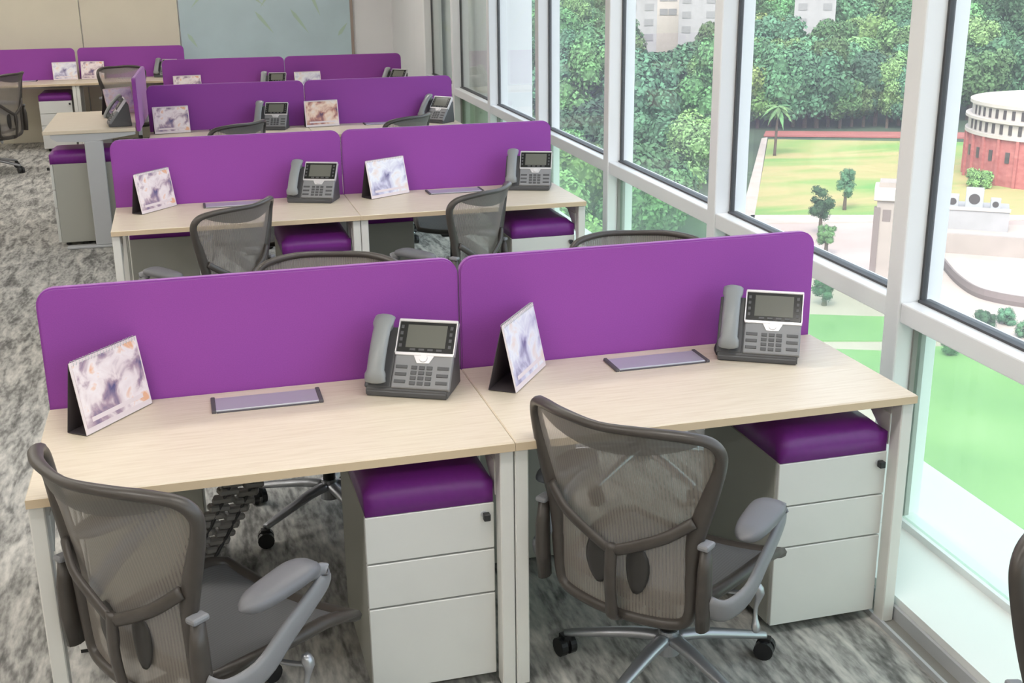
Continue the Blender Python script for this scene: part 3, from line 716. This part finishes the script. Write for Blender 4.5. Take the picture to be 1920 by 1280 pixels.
for r_ in [118+i*10.5*(1+i*.012) for i in range(38)]:
    step = (10.5+ (r_-118)*.022)/r_
    a = math.radians(12); a += rnd.random()*step
    while a < math.radians(43):
        aa = a+rnd.uniform(-.3, .3)*step; q = r_+rnd.uniform(-4, 4); x, y = CAM.x+q*math.sin(aa), CAM.y+q*math.cos(aa); a += step
        u, v = pix((x, y, terrain(x, y)))
        if u > 1950 or u < 900: continue
        if u > 1352+max(0, (v-380))*.0 and v > 240: continue
        if u > 1240 and v > 440: continue
        if u > 1690 and v > 262: continue
        if q > 285 and (1160 < u < 1345 or 1462 < u < 1560): continue      # clearings where the hillside blocks stand
        spots.append((v, x, y, q, u))
for k in range(15):                                   # hedge-like first row right behind the track
    p = onz(1420+k*22, 240+rnd.uniform(-2, 2), GZ); spots.append((500+k, p.x, p.y, math.hypot(p.x-CAM.x, p.y-CAM.y)*.6, 1420+k*22))
spots.sort(key=lambda t: -t[0]); spots = spots[:300]
for v, x, y, q, u in spots:
    k = rnd.choice((0, 0, 1, 1, 2, 3, 4)); s = rnd.uniform(.8, 1.25)*(1+(q-118)*.0012)
    o = link('forest_tree', kinds[k], None, None, (x, y, terrain(x, y)-.3), (0, 0, rnd.uniform(0, 6.28))); o.scale = (s, s, s*rnd.uniform(.9, 1.2))
    if u < 1360: lb, g = 'broad green tree in the wood below the left-hand window panes', 'trees in the wood by the left panes'
    elif u < 1700: lb, g = 'broad green tree in the wood beyond the playing field', 'trees in the wood beyond the field'
    else: lb, g = 'green tree in the wood behind the round brick building', 'trees behind the round building'
    tag(o, lb, 'tree', g)
# single trees on the plaza edge
def small_tree(u, v, rx, rz, th, seed, label, m):
    x, y = gp(u, v); r = thing('plaza_tree', (x, y, GZ-.02)); bm = crown(seed, 20, rx, rz, None, 1, 3200)
    for q in bm.verts: q.co.z += th+rz*.8
    link('crown', finish(bm, 'crown', True), m, r); cyl('trunk', (0, 0, 0), .28, .16, th+rz*.5, K['bark'], r, 8); tag(r, label, 'tree')
small_tree(1583, 395, 1.5, 2.5, 1.6, 21, 'small dark tree on the near edge of the playing field', K['leafB'])
small_tree(1537, 440, 1.7, 2.6, 1.8, 22, 'small dark tree standing left of the other on the plaza', K['leafB'])
small_tree(1548, 478, 1.2, 1.6, 1.0, 23, 'low bushy tree next to the purple screen on the plaza', K['leafA'])
small_tree(1545, 572, 1.3, 1.6, .6, 24, 'round shrub beside the lawn strip', K['leafB'])
small_tree(1832, 352, 2.2, 1.2, .3, 27, 'bright green bush at the foot of the round building', K['leafC'])
for i, (u, v, s) in enumerate(((1846, 618, 1.15), (1886, 610, 1.0), (1920, 634, .95), (1780, 668, .9))):
    small_tree(u, v, s, s*.8, .25, 30+i, ('grey-green shrub on the terrace edge, leftmost of three', 'grey-green shrub on the terrace edge, middle of three', 'grey-green shrub on the terrace edge at the picture side', 'small dark shrub at the corner of the courtyard lawn')[i], K['leafB'])
# palm
px_, py_ = gp(1452, 293); pr_ = thing('palm_tree', (px_, py_, GZ-.02)); tag(pr_, 'tall palm tree at the left corner of the playing field', 'tree')
tube('trunk', catmull([(0, 0, 0), (.1, 0, 4), (.25, 0, 8.6)], 4), [(.28-.012*i, .28-.012*i) for i in range(9)], K['bark'], pr_, sides=8)
for i in range(16):
    a = i*2.399; el = .9-.1*i; bm = bmesh.new(); prev = None
    for k in range(7):
        t = k/6; rr = 3.1*t; z = 8.6+math.sin(el)*2.4*t-2.3*t*t; wd = .42*math.sin(math.pi*min(1, t+.08))+.02
        c = Vector((.25+rr*math.cos(a)*math.cos(el*.4), rr*math.sin(a)*math.cos(el*.4), z)); n = Vector((-math.sin(a), math.cos(a), 0))
        row = [bm.verts.new(c-n*wd-Vector((0, 0, wd*.6))), bm.verts.new(c), bm.verts.new(c+n*wd-Vector((0, 0, wd*.6)))]
        if prev:
            for j in (0, 1): bm.faces.new((prev[j], prev[j+1], row[j+1], row[j]))
        prev = row
    link('frond', finish(bm, 'frond'), K['leafA'], pr_)

# round brick building
x, y = gp(1850, 352); dirv = Vector((x-CAM.x, y-CAM.y, 0)).normalized(); side = Vector((dirv.y, -dirv.x, 0))
RB = 15.0; cxy = Vector((x, y, 0))+dirv*13.0+side*(RB-3.8)
rb = thing('round_building', (cxy.x, cxy.y, GZ)); tag(rb, 'round red brick building with white colonnaded upper storeys', 'building')
cyl('brick_drum', (0, 0, 0), RB, RB, 7.0, K['brick'], rb, 64); cyl('cornice', (0, 0, 7.0), RB+.4, RB+.4, .5, K['stone'], rb, 64)
cyl('upper_storey', (0, 0, 7.5), RB, RB, 1.8, K['stone'], rb, 64); cyl('cornice', (0, 0, 9.3), RB+.5, RB+.5, .4, K['stone'], rb, 64)
cyl('top_storey', (0, 0, 9.7), RB-.4, RB-.4, 1.7, K['stone'], rb, 64); cyl('roof_ring', (0, 0, 11.4), RB, RB, .5, K['stone'], rb, 64)
a0 = math.atan2(-dirv.y, -dirv.x)
wm = None
for tier, (rad, z, hgt, wd) in enumerate(((RB, 7.7, 1.4, .55), (RB-.4, 9.85, 1.3, .5), (RB, 3.6, 1.6, .7))):
    bm = bmesh.new(); addbox(bm, -.12, .10, -wd/2, wd/2, 0, hgt); me = finish(bm, 'window')
    for k in range(-12, 13):
        if tier == 2 and k % 2: continue
        a = a0+k*.105; link('window', me, K['dwin'], rb, (rad*math.cos(a), rad*math.sin(a), z), (0, 0, a))
bm = bmesh.new(); addbox(bm, -.1, .35, -.22, .22, 0, 7.0); me = finish(bm, 'pier')
for k in range(-8, 9): a = a0+(k+.5)*.21; link('pier', me, K['brick'], rb, (RB*math.cos(a), RB*math.sin(a), 0), (0, 0, a))
# gate tower
x, y = gp(1652, 545); tw = thing('gate_tower', (x, y, GZ), math.atan2(y-CAM.y, x-CAM.x)-math.pi/2); tag(tw, 'taupe gate tower with pale capped roof left of the wide mullion', 'building')
box('tower_body', -1.1, 1.6, 0, 3, 0, 10.2, K['tower'], tw); box('dark_pilaster', -1.35, -.75, -.12, .6, 0, 8.6, K['towerd'], tw)
box('roof_cap', -1.45, 1.95, -.35, 3.3, 9.3, 10.6, K['stone'], tw, .08, 1); box('roof_ridge', -1.0, 1.5, .2, 2.7, 10.6, 11.1, K['tower'], tw)
box('opening', -.5, .3, -.03, .05, 7.2, 8.4, K['towerd'], tw)
# low service building with roof plant
x, y = gp(1800, 432); sb = thing('service_building', (x, y, GZ), math.atan2(y-CAM.y, x-CAM.x)-math.pi/2); tag(sb, 'low pale service building with roof equipment below the round building', 'building')
box('building_body', -5, 5.5, 0, 6, 0, 2.6, K['bldg'], sb); box('parapet', -5.1, 5.6, -.15, .15, 2.6, 3.0, K['stone'], sb)
for i, (xx, s_) in enumerate(((-1.2, 1.4), (1.3, 2.1), (3.8, 1.2))):
    u_ = box('air_unit', xx-s_/2, xx+s_/2, 1.0, 1.0+s_, 2.6, 2.6+s_*1.15, K['acgrey'], sb, .05, 1); cyl('fan_opening', (xx, .98, 2.6+s_*.6), s_*.32, s_*.32, .03, K['dwin'], u_, 14, 'Y')
bm = bmesh.new(); pts = [(*gp(u, v), GZ+.6) for u, v in ((1742, 478), (1765, 500), (1790, 530), (1825, 556), (1870, 570), (1930, 580))]
sweep(bm, catmull(pts, 4), (.22, .65), 6, up=Vector((0, 0, 1))); tag(link('terrace_wall', finish(bm, 'terrace_wall'), K['towerd']), 'curved low dark wall sweeping across the pale terrace', 'wall')
x, y = gp(1830, 480); rw = box('retaining_wall', -7, 8, 0, .6, 0, 2.4, K['tower']); rw.location = (x, y, GZ); rw.rotation_euler = (0, 0, math.atan2(y-CAM.y, x-CAM.x)-math.pi/2); tag(rw, 'pale stone retaining wall across the terrace', 'wall')
# far blocks among the trees
for i, (u, wid, hgt, q) in enumerate(((1195, 9, 20, 335), (1245, 7, 24, 365), (1300, 11, 21, 345), (1085, 20, 26, 560), (1510, 11, 19, 345), (1860, 34, 18, 560))):
    d = onz(u, 300, GZ)-CAM; d.z = 0; d.normalize(); x, y = CAM.x+d.x*q, CAM.y+d.y*q
    hb = thing('hillside_block', (x, y, terrain(x, y)-1), math.atan2(d.y, d.x)-math.pi/2)
    tag(hb, ('pale hillside block above the trees, leftmost of three in a row', 'white hillside block above the trees, middle of three in a row', 'wide pale hillside block above the trees, rightmost of three in a row', 'slim grey hillside block at the left of the far skyline', 'pale block on the hill above the playing field', 'pale block on the hill above the round building')[i], 'building')
    box('block_body', -wid/2, wid/2, 0, 12, 0, hgt, K['stone'] if i % 2 else K['bldg'], hb); box('roof_slab', -wid/2-.5, wid/2+.5, -.5, 12.5, hgt, hgt+.8, K['bldg'], hb)
    bm = bmesh.new(); addbox(bm, -1.2, 1.2, -.15, .1, 0, 1.8); me = finish(bm, 'window')
    for f in range(3):
        for c in range(max(2, int(wid/4))): link('window', me, K['greywin'], hb, (-wid/2+2.2+c*(wid-4.4)/max(1, max(2, int(wid/4))-1), 0, hgt-3.5-f*4), None)
